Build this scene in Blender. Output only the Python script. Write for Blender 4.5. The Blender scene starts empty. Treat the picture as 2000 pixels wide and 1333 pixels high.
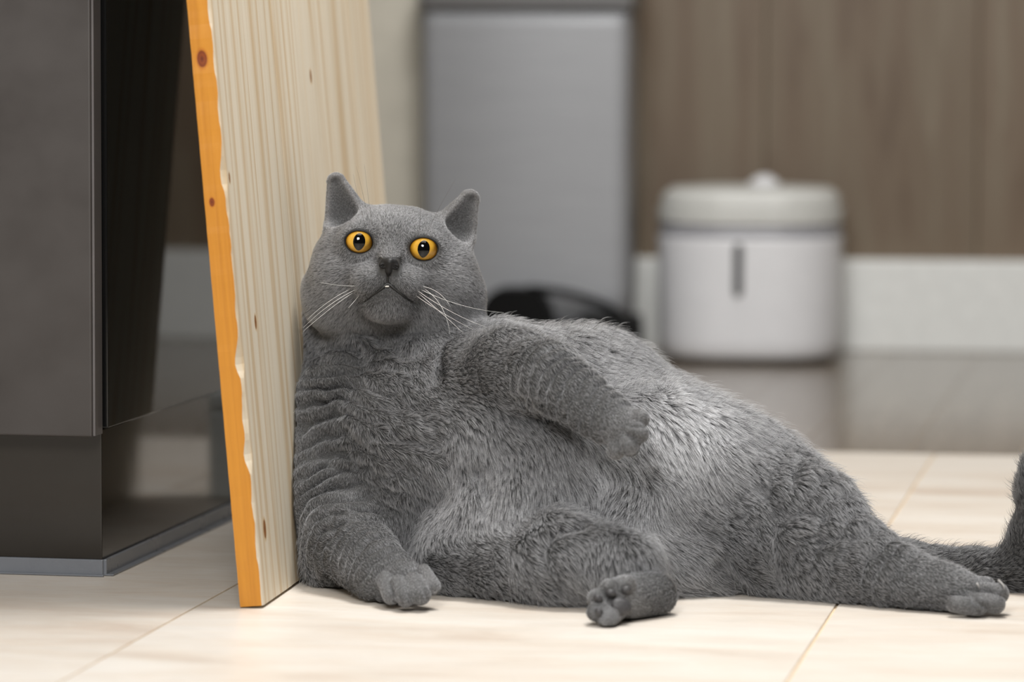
import bpy, bmesh, math, random
import numpy as np
from mathutils import Vector, Matrix

random.seed(7); RNG = np.random.default_rng(7)
scene = bpy.context.scene
COL = scene.collection

# ------------------------------------------------------------------ camera
FPX, CAM_H, CAM_Y = 7500.0, 0.42, -3.0
PITCH, ROLL = math.radians(4.27), math.radians(0.2)
cF = np.array([0, math.cos(PITCH), -math.sin(PITCH)])
cR0 = np.array([1.0, 0, 0]); cU0 = np.cross(cR0, cF)
cR = cR0*math.cos(ROLL) + cU0*math.sin(ROLL)
cU = cU0*math.cos(ROLL) - cR0*math.sin(ROLL)
cC = np.array([0, CAM_Y, CAM_H])
cam_d = bpy.data.cameras.new('camera'); cam = bpy.data.objects.new('camera', cam_d); COL.objects.link(cam)
cam_d.sensor_width = 36.0; cam_d.lens = FPX/2000*36.0
cam_d.clip_start = 0.05; cam_d.clip_end = 50
m = Matrix(((cR[0], cU[0], -cF[0], cC[0]), (cR[1], cU[1], -cF[1], cC[1]), (cR[2], cU[2], -cF[2], cC[2]), (0, 0, 0, 1)))
cam.matrix_world = m
cam_d.dof.use_dof = True; cam_d.dof.focus_distance = 3.03; cam_d.dof.aperture_fstop = 4.3
scene.camera = cam

def W(px, py, Y):
    """world point at depth Y that the photograph shows at (px, py)"""
    d = cF + (px-1000)/FPX*cR - (py-666.5)/FPX*cU
    return cC + d*((Y-CAM_Y)/d[1])
def PXM(Y): return (Y-CAM_Y)/FPX         # metres per pixel at depth Y

# ------------------------------------------------------------------ world, lights, exposure
wd = bpy.data.worlds.new('world'); scene.world = wd; wd.use_nodes = True
wd.node_tree.nodes['Background'].inputs[0].default_value = (1.0, 0.98, 0.95, 1)
wd.node_tree.nodes['Background'].inputs[1].default_value = 0.07

def area(name, loc, target, size, power, color=(1, 1, 1), shape='DISK', sy=None):
    l = bpy.data.lights.new(name, 'AREA'); l.shape = shape; l.size = size
    if sy: l.size_y = sy
    l.energy = power; l.color = color
    o = bpy.data.objects.new(name, l); COL.objects.link(o); o.location = loc
    o.rotation_euler = (Vector(target)-Vector(loc)).to_track_quat('-Z', 'Y').to_euler()
    return o
area('softbox_lamp', (-0.30, -2.35, 1.50), (0.05, 0, 0.15), 0.8, 50, (1, 0.99, 0.97))
area('unseen_top_light', (0.0, -1.25, 2.35), (0.05, -0.9, 0), 1.2, 14, (1, 0.98, 0.95), 'RECTANGLE', 1.0)  # stands in for light bounced off the ceiling, not a fixture
area('unseen_top_light', (0.22, 0.02, 2.1), (0.18, 0.0, 0), 0.6, 46, (1, 0.985, 0.96), 'RECTANGLE', 0.6)
area('unseen_top_light', (0.35, 1.45, 2.35), (0.35, 1.65, 0), 0.9, 14, (1, 0.98, 0.95), 'RECTANGLE', 0.9)  # added fill to brighten the back wall, baseboard and fountain
scene.view_settings.view_transform = 'Standard'; scene.view_settings.look = 'None'
scene.view_settings.gamma = 1.0; scene.view_settings.use_curve_mapping = False
scene.view_settings.exposure = 0.0

# ------------------------------------------------------------------ helpers
def link(o, parent=None):
    COL.objects.link(o)
    if parent is not None: o.parent = parent
    return o
def empty(name, loc=(0, 0, 0), rz=0.0):
    o = bpy.data.objects.new(name, None); o.location = loc; o.rotation_euler = (0, 0, rz)
    o.empty_display_size = 0.05
    return link(o)
def tag(o, label=None, cat=None, group=None, kind=None):
    if label: o['label'] = label
    if cat: o['category'] = cat
    if group: o['group'] = group
    if kind: o['kind'] = kind
    return o
def mesh_obj(name, verts, faces, mat, parent=None, smooth=False):
    me = bpy.data.meshes.new(name); me.from_pydata([tuple(map(float, v)) for v in verts], [], [tuple(map(int, f)) for f in faces]); me.update()
    if mat: me.materials.append(mat)
    if smooth: me.polygons.foreach_set('use_smooth', [True]*len(me.polygons))
    return link(bpy.data.objects.new(name, me), parent)
def bm_obj(name, bm, mat, parent=None, smooth=False):
    me = bpy.data.meshes.new(name); bm.to_mesh(me); bm.free()
    if mat: me.materials.append(mat)
    if smooth: me.polygons.foreach_set('use_smooth', [True]*len(me.polygons))
    return link(bpy.data.objects.new(name, me), parent)
def box(name, lo, hi, mat, parent=None, bevel=0.0, seg=2):
    bm = bmesh.new(); bmesh.ops.create_cube(bm, size=1.0)
    lo = Vector(lo); hi = Vector(hi)
    for v in bm.verts:
        v.co = Vector([(lo[i]+hi[i])/2 + v.co[i]*(hi[i]-lo[i]) for i in range(3)])
    if bevel: bmesh.ops.bevel(bm, geom=list(bm.edges), offset=bevel, segments=seg, profile=0.5, affect='EDGES')
    return bm_obj(name, bm, mat, parent)
def rounded_rect(hx, hy, r, n=8):
    pts = []
    for cx, cy, a0 in ((hx-r, hy-r, 0), (-hx+r, hy-r, 90), (-hx+r, -hy+r, 180), (hx-r, -hy+r, 270)):
        for k in range(n+1):
            a = math.radians(a0+90*k/n); pts.append((cx+r*math.cos(a), cy+r*math.sin(a)))
    return pts
def loft(name, rings, mat, parent=None, cap=True, smooth=True, closed=True):
    n = len(rings[0]); V = [p for r in rings for p in r]; F = []
    for i in range(len(rings)-1):
        for j in range(n if closed else n-1):
            k = (j+1) % n
            F.append((i*n+j, i*n+k, (i+1)*n+k, (i+1)*n+j))
    if cap:
        F.append(tuple(reversed(range(n)))); F.append(tuple(range((len(rings)-1)*n, len(rings)*n)))
    return mesh_obj(name, V, F, mat, parent, smooth)
def tube(name, pts, radii, mat, parent=None, n=6):
    pts = [np.asarray(p, float) for p in pts]; rings = []
    for i, p in enumerate(pts):
        t = pts[min(i+1, len(pts)-1)]-pts[max(i-1, 0)]; t = t/np.linalg.norm(t)
        u = np.cross(t, (0.3, 0.5, 0.8)); u /= np.linalg.norm(u); w = np.cross(t, u)
        r = radii[i] if hasattr(radii, '__len__') else radii
        rings.append([p+r*(math.cos(2*math.pi*k/n)*u+math.sin(2*math.pi*k/n)*w) for k in range(n)])
    return loft(name, rings, mat, parent)
def bez(p0, p1, p2, n=10):
    p0, p1, p2 = map(np.asarray, (p0, p1, p2))
    return [(1-t)**2*p0+2*t*(1-t)*p1+t*t*p2 for t in np.linspace(0, 1, n)]

# ------------------------------------------------------------------ materials
class NT:
    def __init__(s, name):
        s.m = bpy.data.materials.new(name); s.m.use_nodes = True
        s.t = s.m.node_tree; s.b = s.t.nodes['Principled BSDF']; s.out = s.t.nodes['Material Output']
    def n(s, typ, **kw):
        nd = s.t.nodes.new(typ)
        for k, v in kw.items():
            if k[0] == '_': setattr(nd, k[1:], v)
            else: nd.inputs[k.replace('__', ' ')].default_value = v
        return nd
    def l(s, a, b): s.t.links.new(a, b)
    def ramp(s, src, stops, interp='LINEAR'):
        r = s.n('ShaderNodeValToRGB'); r.color_ramp.interpolation = interp
        e = r.color_ramp.elements
        while len(e) < len(stops): e.new(0.5)
        for i, (p, c) in enumerate(stops): e[i].position = p; e[i].color = (*c, 1) if len(c) == 3 else c
        s.l(src, r.inputs[0]); return r.outputs[0]
    def mapping(s, scale=(1, 1, 1), loc=(0, 0, 0), coord='Object', rand=None):
        tc = s.n('ShaderNodeTexCoord'); mp = s.n('ShaderNodeMapping'); mp.inputs['Scale'].default_value = scale; mp.inputs['Location'].default_value = loc
        src = tc.outputs[coord]
        if rand:
            oi = s.n('ShaderNodeObjectInfo'); mu = s.n('ShaderNodeVectorMath', _operation='SCALE'); mu.inputs[0].default_value = rand
            s.l(oi.outputs['Random'], mu.inputs['Scale']); ad = s.n('ShaderNodeVectorMath', _operation='ADD')
            s.l(src, ad.inputs[0]); s.l(mu.outputs[0], ad.inputs[1]); src = ad.outputs[0]
        s.l(src, mp.inputs[0]); return mp.outputs[0]
    def noise(s, vec, scale=5, detail=4, rough=0.55, dist=0):
        n = s.n('ShaderNodeTexNoise', Scale=scale, Detail=detail, Roughness=rough, Distortion=dist); s.l(vec, n.inputs['Vector']); return n.outputs[0]
    def mix(s, fac, a, b, mode='MIX'):
        x = s.n('ShaderNodeMix', _data_type='RGBA', _blend_type=mode)
        for sock, v in ((x.inputs[0], fac), (x.inputs[6], a), (x.inputs[7], b)):
            if isinstance(v, (int, float)): sock.default_value = v
            elif isinstance(v, tuple): sock.default_value = (*v, 1) if len(v) == 3 else v
            else: s.l(v, sock)
        return x.outputs[2]
    def bump(s, src, strength=0.2, dist=0.001):
        b = s.n('ShaderNodeBump', Strength=strength, Distance=dist); s.l(src, b.inputs['Height']); s.l(b.outputs[0], s.b.inputs['Normal'])
    def col(s, src): s.l(src, s.b.inputs['Base Color'])
    def val(s, base=None, rough=None, metal=None, spec=None, coat=None, ior=None):
        if base: s.b.inputs['Base Color'].default_value = (*base, 1)
        if rough is not None: s.b.inputs['Roughness'].default_value = rough
        if metal is not None: s.b.inputs['Metallic'].default_value = metal
        if spec is not None: s.b.inputs['Specular IOR Level'].default_value = spec
        if coat is not None: s.b.inputs['Coat Weight'].default_value = coat
        if ior is not None: s.b.inputs['IOR'].default_value = ior
        return s
def simple(name, base, rough=0.5, nscale=60, amt=0.06, **kw):
    t = NT(name).val(base, rough, **kw)
    nz = t.noise(t.mapping(), nscale, 3)
    a = tuple(c*(1-amt) for c in base); b = tuple(min(1, c*(1+amt)) for c in base)
    t.col(t.ramp(nz, [(0.3, a), (0.7, b)])); return t.m

def make_tile_mat():
    t = NT('cream_stone_tile').val(rough=0.34)
    v = t.mapping((1, 3.2, 1), rand=(13, 29, 7))
    big = t.noise(v, 4.5, 6, 0.6, 0.6); fine = t.noise(t.mapping((1.0, 5, 1), rand=(3, 9, 5)), 26, 5, 0.62, 0.4)
    c = t.ramp(big, [(0.28, (0.58, 0.49, 0.41)), (0.45, (0.67, 0.605, 0.53)), (0.66, (0.73, 0.685, 0.625))])
    c2 = t.ramp(fine, [(0.28, (0.72, 0.62, 0.52)), (0.52, (1, 1, 1))])
    t.col(t.mix(0.30, c, c2, 'MULTIPLY'))
    t.l(t.ramp(fine, [(0.3, (0.46,)*3), (0.7, (0.30,)*3)]), t.b.inputs['Roughness'])
    t.bump(fine, 0.08, 0.0008); return t.m
M_TILE = make_tile_mat()
M_GROUT = simple('sand_grout', (0.66, 0.52, 0.36), 0.9, 300, 0.12)
def make_plank_mat():
    t = NT('brown_laminate').val(rough=0.16)
    v = t.mapping((14, 1.2, 14), rand=(17, 31, 5)); g = t.noise(v, 6, 6, 0.6, 0.5)
    t.col(t.ramp(g, [(0.3, (0.13, 0.098, 0.07)), (0.5, (0.18, 0.142, 0.105)), (0.72, (0.24, 0.195, 0.15))]))
    t.bump(g, 0.03, 0.0005); return t.m
M_PLANK = make_plank_mat()
def make_panel_mat():
    t = NT('brown_wood_panel').val(rough=0.45)
    v = t.mapping((9, 9, 0.7), rand=(11, 23, 3)); g = t.noise(v, 3.2, 7, 0.62, 0.9)
    c = t.ramp(g, [(0.28, (0.105, 0.066, 0.038)), (0.45, (0.165, 0.116, 0.074)), (0.60, (0.19, 0.148, 0.10)), (0.76, (0.25, 0.20, 0.145))])
    oi = t.n('ShaderNodeObjectInfo')
    t.col(t.mix(0.5, c, t.ramp(oi.outputs['Random'], [(0, (0.72, 0.68, 0.62)), (1, (1.0, 1.0, 1.0))]), 'MULTIPLY')); return t.m
M_PANEL = make_panel_mat()
M_WHITE_TRIM = simple('white_trim_paint', (0.80, 0.81, 0.79), 0.4)
M_BEIGE = simple('beige_wall_paint', (0.72, 0.68, 0.58), 0.7, 25)

# ------------------------------------------------------------------ room
ROOM_A = math.radians(-10.0)               # tiles and cabinet run this way
G = Matrix.Rotation(ROOM_A, 4, 'Z')
CORNER = Vector((-0.329, 0.064, 0))        # cabinet plinth corner on the floor
def frame_obj(o, mat): o.matrix_world = mat; return o

floor = box('floor', (-3.4, -4.2, -0.06), (3.4, 3.4, -0.0018), M_GROUT)
tag(floor, kind='structure')
floor.matrix_world = G
# in the rotated frame: joint A passes through (0.253,-0.061), joint B through (-0.218,0.022)
Gi = G.inverted()
jA = (Gi @ Vector((0.253, -0.061, 0))).x; jB = (Gi @ Vector((-0.218, 0.022, 0))).x
TW = jA - jB
EDGE_Y = (Gi @ Vector((0.43, 1.046, 0))).y   # where tile meets laminate
def tile_mesh(w, l, h=0.006, bv=0.0006):
    bm = bmesh.new(); bmesh.ops.create_cube(bm, size=1.0)
    for v in bm.verts: v.co = Vector((v.co.x*w, v.co.y*l, v.co.z*h))
    top = [e for e in bm.edges if all(v.co.z > 0 for v in e.verts)]
    bmesh.ops.bevel(bm, geom=top, offset=bv, segments=2, profile=0.5, affect='EDGES')
    me = bpy.data.meshes.new('floor_tile'); bm.to_mesh(me); bm.free(); return me
TL = 1.9; GAP = 0.0022
tme = tile_mesh(TW-GAP, TL-GAP); tme.materials.append(M_TILE)
for i in range(-5, 6):
    for j in range(3):
        o = bpy.data.objects.new('floor_tile', tme); link(o, floor)
        o.location = (jA + (i-0.5)*TW, EDGE_Y - (j+0.5)*TL, -0.003)
PWID = 0.118
pme = tile_mesh(PWID-0.0008, 2.0, 0.006, 0.0006); pme.materials.append(M_PLANK)
for i in range(-21, 22):
    o = bpy.data.objects.new('floor_plank', pme); link(o, floor)
    o.location = (jA + 0.031 + i*PWID, EDGE_Y + 1.0 + 0.001, -0.003)

WALL_A = math.radians(-6.0); GW = Matrix.Translation((0.46, 2.47, 0)) @ Matrix.Rotation(WALL_A, 4, 'Z')
wall = box('wall_back', (-2.6, 0.012, -0.05), (2.2, 0.10, 2.5), M_PANEL); tag(wall, kind='structure'); wall.matrix_world = GW
pn = tile_mesh(0.3, 2.46, 0.012, 0.0012)
pn2 = bpy.data.meshes.new('wall_panel')
bm = bmesh.new(); bm.from_mesh(pn)
for v in bm.verts: v.co = Vector((v.co.x, -v.co.z, v.co.y))
bm.to_mesh(pn2); bm.free(); pn2.materials.append(M_PANEL)
for i in range(-6, 6):
    o = bpy.data.objects.new('wall_panel', pn2); link(o, wall); o.location = (0.05+i*0.3015, 0.006, 1.24)
bb = box('baseboard_back', (-2.4, -0.017, 0.0), (2.0, 0.0, 0.131), M_WHITE_TRIM, bevel=0.003); tag(bb, kind='structure'); bb.matrix_world = GW
# short return wall beside the bin
WL0 = W(838, 300, 2.30)
wl = box('wall_left', (-1.2, 0, 0), (0, 0.20, 2.5), M_BEIGE, bevel=0.004); tag(wl, kind='structure')
wl.matrix_world = Matrix.Translation((WL0[0], 2.30, 0)) @ Matrix.Rotation(math.radians(-4), 4, 'Z')

# ------------------------------------------------------------------ cabinet
def gloss(name, base, rough, ior=1.5, amt=0.1):
    t = NT(name).val(base, rough, ior=ior)
    nz = t.noise(t.mapping(), 14, 4)
    t.l(t.ramp(nz, [(0.35, (rough*0.8,)*3), (0.7, (rough*1.25,)*3)]), t.b.inputs['Roughness'])
    t.col(t.ramp(nz, [(0.3, tuple(c*(1-amt) for c in base)), (0.7, tuple(c*(1+amt) for c in base))])); return t.m
M_DOOR = gloss('taupe_grey_lacquer', (0.060, 0.053, 0.050), 0.45)
M_EDGE = gloss('grey_edge_band', (0.13, 0.12, 0.12), 0.35)
M_SIDE = gloss('black_gloss_panel', (0.006, 0.006, 0.006), 0.035, 1.55)
M_PLINTH = gloss('brown_black_gloss_plinth', (0.022, 0.019, 0.016), 0.08, 1.5)
M_SEAL = gloss('grey_plastic_seal', (0.17, 0.18, 0.20), 0.3)
cab = empty('tall_cabinet', CORNER, math.radians(-10.5))
tag(cab, 'tall dark grey glossy cabinet standing on a black mirror-like plinth', 'cabinet')
PZ = 0.1175                                  # door bottom height
box('body', (-0.60, 0.006, PZ+0.002), (0.004, 0.66, 2.1), M_SIDE, cab, 0.001)
dr = box('door', (-0.60, -0.020, PZ-0.003), (-0.0015, 0.002, 2.098), M_DOOR, cab, 0.0018, 3)
box('edge_band', (-0.0012, -0.0185, PZ-0.002), (0.0006, 0.0015, 2.097), M_EDGE, dr)
box('plinth', (-0.60, 0.004, 0.001), (-0.001, 0.65, PZ+0.001), M_PLINTH, cab, 0.001)
sl = box('seal_strip', (-0.60, 0.0005, 0.0005), (0.0005, 0.0035, 0.0135), M_SEAL, cab, 0.0008)
box('seal_strip', (-0.0005, 0.0036, 0.0005), (0.0028, 0.648, 0.0135), M_SEAL, cab, 0.0008)
box('seal_lip', (-0.0005, 0.0036, 0.0003), (0.0085, 0.648, 0.0016), M_SEAL, cab, 0.0005)
box('seal_lip', (-0.60, -0.0035, 0.0003), (0.002, 0.0004, 0.0016), M_SEAL, cab, 0.0005)

# ------------------------------------------------------------------ leaning board
BD_A = math.radians(-8.0); LEAN = math.radians(5.0)
B0 = Vector((-0.188, -0.112, 0.0))           # bottom front corner of the face
BW, BT, BH = 0.68, 0.0178, 1.362
# local: x out of the face (thickness runs 0..-BT), y along the width, z along the length
BMAT = Matrix.Translation(B0 + Vector((0, 0, 0.0024))) @ Matrix.Rotation(BD_A, 4, 'Z') @ Matrix.Rotation(-LEAN, 4, 'Y')
B_N = np.array(BMAT.to_3x3() @ Vector((1, 0, 0))); B_P = np.array(BMAT.translation)
def make_pine(name, orange=False):
    t = NT(name).val(rough=0.62 if not orange else 0.42)
    v0 = t.mapping((1, 1, 1), rand=(0.3, 0.9, 4.1))
    st = t.n('ShaderNodeMapping'); st.inputs['Scale'].default_value = (1, 1, 0.035); t.l(v0, st.inputs[0])
    warp = t.noise(st.outputs[0], 14, 3, 0.5)
    # growth rings, drawn out along the length
    wm = t.n('ShaderNodeMapping'); wm.inputs['Scale'].default_value = (1, 1, 0.045); t.l(v0, wm.inputs[0])
    wa = t.n('ShaderNodeVectorMath', _operation='MULTIPLY_ADD'); t.l(warp, wa.inputs[0]); wa.inputs[1].default_value = (0.11, 0.15, 0.05); t.l(wm.outputs[0], wa.inputs[2])
    wv = t.n('ShaderNodeTexWave', _wave_type='RINGS', Scale=11.0, Distortion=3.4, Detail=3.0); wv.inputs['Detail Scale'].default_value = 2.0
    wv.rings_direction = 'X'; t.l(wa.outputs[0], wv.inputs['Vector'])
    sm = t.n('ShaderNodeMapping'); sm.inputs['Scale'].default_value = (120, 120, 2.5); t.l(v0, sm.inputs[0])
    streak = t.noise(sm.outputs[0], 1.6, 5, 0.6, 0.2)
    if orange:
        c = t.ramp(streak, [(0.3, (0.49, 0.19, 0.014)), (0.62, (0.60, 0.25, 0.022)), (0.8, (0.66, 0.31, 0.05))])
    else:
        c = t.ramp(wv.outputs[0], [(0.0, (0.72, 0.65, 0.53)), (0.6, (0.69, 0.61, 0.48)), (0.88, (0.66, 0.56, 0.42)), (1.0, (0.60, 0.47, 0.31))])
        c = t.mix(0.45, c, t.ramp(streak, [(0.30, (0.74, 0.64, 0.50)), (0.48, (1, 0.98, 0.95)), (0.7, (1, 1, 1))]), 'MULTIPLY')
        bl = t.noise(st.outputs[0], 7, 3); c = t.mix(0.5, c, t.ramp(bl, [(0.35, (0.86, 0.84, 0.80)), (0.6, (1, 1, 1))]), 'MULTIPLY')
    # knots
    kn = [((-0.010, 0.0, 0.416), 0.0035), ((-0.012, 0.0, 0.308), 0.0018)] if orange else [((0, 0.030, 0.055), 0.004), ((0, 0.062, 0.212), 0.003), ((0, 0.33, 0.50), 0.003), ((0, 0.37, 0.40), 0.003), ((0, 0.014, 0.325), 0.0022)]
    tc = t.n('ShaderNodeTexCoord')
    for p, r in kn:
        mp = t.n('ShaderNodeVectorMath', _operation='SUBTRACT'); t.l(tc.outputs['Object'], mp.inputs[0]); mp.inputs[1].default_value = p
        sc = t.n('ShaderNodeVectorMath', _operation='MULTIPLY'); t.l(mp.outputs[0], sc.inputs[0]); sc.inputs[1].default_value = (1, 1, 0.6)
        ln = t.n('ShaderNodeVectorMath', _operation='LENGTH'); t.l(sc.outputs[0], ln.inputs[0])
        dv = t.n('ShaderNodeMath', _operation='DIVIDE'); t.l(ln.outputs['Value'], dv.inputs[0]); dv.inputs[1].default_value = r*1.6
        k = t.ramp(dv.outputs[0], [(0.0, (0.16, 0.05, 0.012)), (0.35, (0.42, 0.19, 0.05)), (0.6, (0.30, 0.12, 0.03)), (0.75, (0.85, 0.7, 0.5)), (1.0, (1, 1, 1))])
        c = t.mix(1.0, c, k, 'MULTIPLY')
    t.col(c); t.bump(streak, 0.35, 0.0006); return t.m
M_PINE = make_pine('pale_pine'); M_ORANGE = make_pine('orange_lacquered_edge', True)
board = empty('wooden_board', (0, 0, 0)); board.matrix_world = BMAT
tag(board, 'wide pale pine board with an orange front edge leaning beside the cat', 'board')
NS = 6; SW = BW/NS
for i in range(NS):
    y0, y1 = i*SW, (i+1)*SW-0.0002
    if i:
        box('stave', (-BT, y0, 0), (RNG.uniform(-0.0002, 0), y1, BH), M_PINE, board, 0.0004, 1)
        continue
    # the front stave has a rough splintered arris
    nz = 260; V = []; F = []; FM = []
    ph = RNG.uniform(0, 9, 8)
    for k in range(nz):
        z = BH*k/(nz-1)
        w = abs(0.0011+0.0011*math.sin(z*31+ph[0])*math.sin(z*13+ph[1])+0.0007*math.sin(z*170+ph[2])) + RNG.uniform(0, 0.0007)
        for zc, amp in ((0.115, 0.0045), (0.185, 0.0042), (0.325, 0.004), (0.14, 0.003)): w += amp*math.exp(-((z-zc)/0.011)**2)
        rough = 0.0004*math.sin(z*210+ph[3])+RNG.uniform(-0.0003, 0.0003)
        V += [(-BT, 0+rough*0.6, z), (-w*0.75, rough*0.3, z), (-0.0002, w*1.2+0.0003, z), (0, w*1.2+0.0022, z), (0, y1, z), (-BT, y1, z)]
    for k in range(nz-1):
        for j in range(6):
            j2 = (j+1) % 6
            F.append((k*6+j, k*6+j2, (k+1)*6+j2, (k+1)*6+j)); FM.append(1 if j == 0 else 0)
    F.append((5, 4, 3, 2, 1, 0)); FM.append(0); F.append(tuple((nz-1)*6+j for j in range(6))); FM.append(0)
    o = mesh_obj('stave', V, F, M_PINE, board); o.data.materials.append(M_ORANGE)
    o.data.polygons.foreach_set('material_index', FM)
    bm = bmesh.new(); bm.from_mesh(o.data); bmesh.ops.recalc_face_normals(bm, faces=bm.faces); bm.to_mesh(o.data); bm.free()
    o['label'] = 'front stave with rough orange painted edge'

# grey box behind the board (seen mirrored in the plinth)
M_GREYBOX = simple('grey_green_plastic', (0.80, 0.83, 0.81), 0.5)
gb = empty('storage_box', (-0.181, 0.645, 0), math.radians(-10))
tag(gb, 'small grey plastic box with rounded corners behind the leaning board', 'box')
R = rounded_rect(0.018, 0.05, 0.007)
loft('body', [[(x*s, y*s, z) for x, y in R] for s, z in ((0.96, 0), (0.985, 0.004), (1.0, 0.075), (1.0, 0.084))], M_GREYBOX, gb)
loft('lid', [[(x*s, y*s, z) for x, y in R] for s, z in ((1.03, 0.0845), (1.03, 0.092), (1.0, 0.097), (0.95, 0.099))], M_GREYBOX, gb)

# ------------------------------------------------------------------ pedal bin
M_STEEL = NT('brushed_grey_steel').val((0.36, 0.37, 0.40), 0.42, metal=0.15)
v = M_STEEL.mapping((2, 2, 60)); nzz = M_STEEL.noise(v, 6, 3)
M_STEEL.col(M_STEEL.ramp(nzz, [(0.3, (0.33, 0.337, 0.355)), (0.7, (0.37, 0.377, 0.395))])); M_STEEL = M_STEEL.m
M_BLACK = simple('black_plastic', (0.003, 0.003, 0.003), 0.6, spec=0.15)
pb = W(1038, 700, 2.16)
bin_ = empty('pedal_bin', (pb[0], 2.29, 0), math.radians(-5))
tag(bin_, 'tall grey metal pedal bin with a black base against the back wall', 'bin')
hx, hy = 0.143, 0.12
R = lambda s, e=0: rounded_rect(hx*s+e, hy*s+e, 0.018, 6)
loft('body', [[(x, y, z) for x, y in R(s)] for s, z in ((0.955, 0.055), (0.965, 0.10), (0.985, 0.46), (0.985, 0.4765))], M_STEEL, bin_)
lid = loft('lid', [[(x, y, z) for x, y in R(s, e)] for s, e, z in ((1.0, 0.003, 0.4798), (1.0, 0.004, 0.53), (0.99, 0.0, 0.545), (0.94, 0, 0.552))], M_STEEL, bin_)
loft('rim', [[(x, y, z) for x, y in R(0.95)] for z in (0.477, 0.4795)], M_BLACK, bin_)
loft('base', [[(x, y, z) for x, y in R(s, 0.006)] for s, z in ((0.97, 0.0), (1.0, 0.006), (1.0, 0.045), (0.985, 0.056))], M_BLACK, bin_)
# black pedal housing, its foot lever and the curved guard in front
def half_arch(name, x0, x1, y0, y1, h, mat, parent, z0=0.004, n=14):
    pts = [(x0+(x1-x0)*k/n, z0+h*math.sqrt(max(0, 1-(2*k/n-1)**4))) for k in range(n+1)]
    rings = [[(x, y, z) for x, z in pts] for y in (y0, y0-0.008, y1+0.008, y1)]
    for r, s in ((0, 1), (3, 1)): pass
    return loft(name, rings, mat, parent, True, False)
half_arch('pedal_housing', -0.062, 0.05, hy*-1-0.008, hy*-1-0.075, 0.105, M_BLACK, bin_)
tube('pedal_guard', bez((0.01, -hy-0.05, 0.108), (0.11, -hy-0.06, 0.105), (0.152, -hy-0.03, 0.055), 12), 0.0055, M_BLACK, bin_, 8)
box('pedal', (0.075, -hy-0.085, 0.006), (0.152, -hy-0.006, 0.074), M_BLACK, bin_, 0.012, 3)

# ------------------------------------------------------------------ pet water fountain
M_WPLASTIC = simple('white_plastic', (0.80, 0.80, 0.82), 0.35, 40, 0.02)
M_LID = simple('pale_grey_plastic_lid', (0.62, 0.62, 0.59), 0.4, 40, 0.02)
M_BAND = simple('lilac_grey_band', (0.36, 0.36, 0.39), 0.3, 40, 0.02)
M_SLIT = gloss('dark_level_window', (0.03, 0.03, 0.032), 0.2)
fx = W(1467, 690, 2.30)
ft = empty('water_fountain', (fx[0], 2.325, 0), math.radians(-6)); tag(ft, 'white rounded pet water fountain with lid and dark level window', 'water fountain')
FS = 0.1275
def ring(s, z, r=0.092): return [(x*s, y*s, z) for x, y in rounded_rect(FS, FS*0.92, r, 14)]
loft('foot', [ring(0.86, 0.0), ring(0.88, 0.006)], M_BLACK, ft)
fb = loft('tank', [ring(0.93, 0.0062), ring(0.975, 0.012), ring(0.985, 0.03), ring(1.0, 0.168), ring(1.0, 0.172)], M_WPLASTIC, ft)
loft('band', [ring(0.985, 0.1722), ring(0.985, 0.188)], M_BAND, ft)
loft('tray', [ring(0.99, 0.1882), ring(1.0, 0.194), ring(1.0, 0.206), ring(0.99, 0.210)], M_LID, ft)
loft('lid', [ring(0.975, 0.2102), ring(0.975, 0.216), ring(0.95, 0.228), ring(0.86, 0.237), ring(0.5, 0.240)], M_LID, ft)
loft('spout', [[(0.018+r*math.cos(a), r*math.sin(a), z) for a in np.linspace(0, 2*math.pi, 16, endpoint=False)] for r, z in ((0.024, 0.239), (0.02, 0.246), (0.012, 0.252), (0.005, 0.255))], M_WPLASTIC, ft)
R = rounded_rect(0.0062, 0.036, 0.006, 6)
loft('level_window', [[(x-0.012, -FS*0.92-0.0022, z+0.129) for x, z in R], [(x-0.012, -FS*0.92+0.006, z+0.129) for x, z in R]], M_SLIT, fb, smooth=False)

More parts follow.
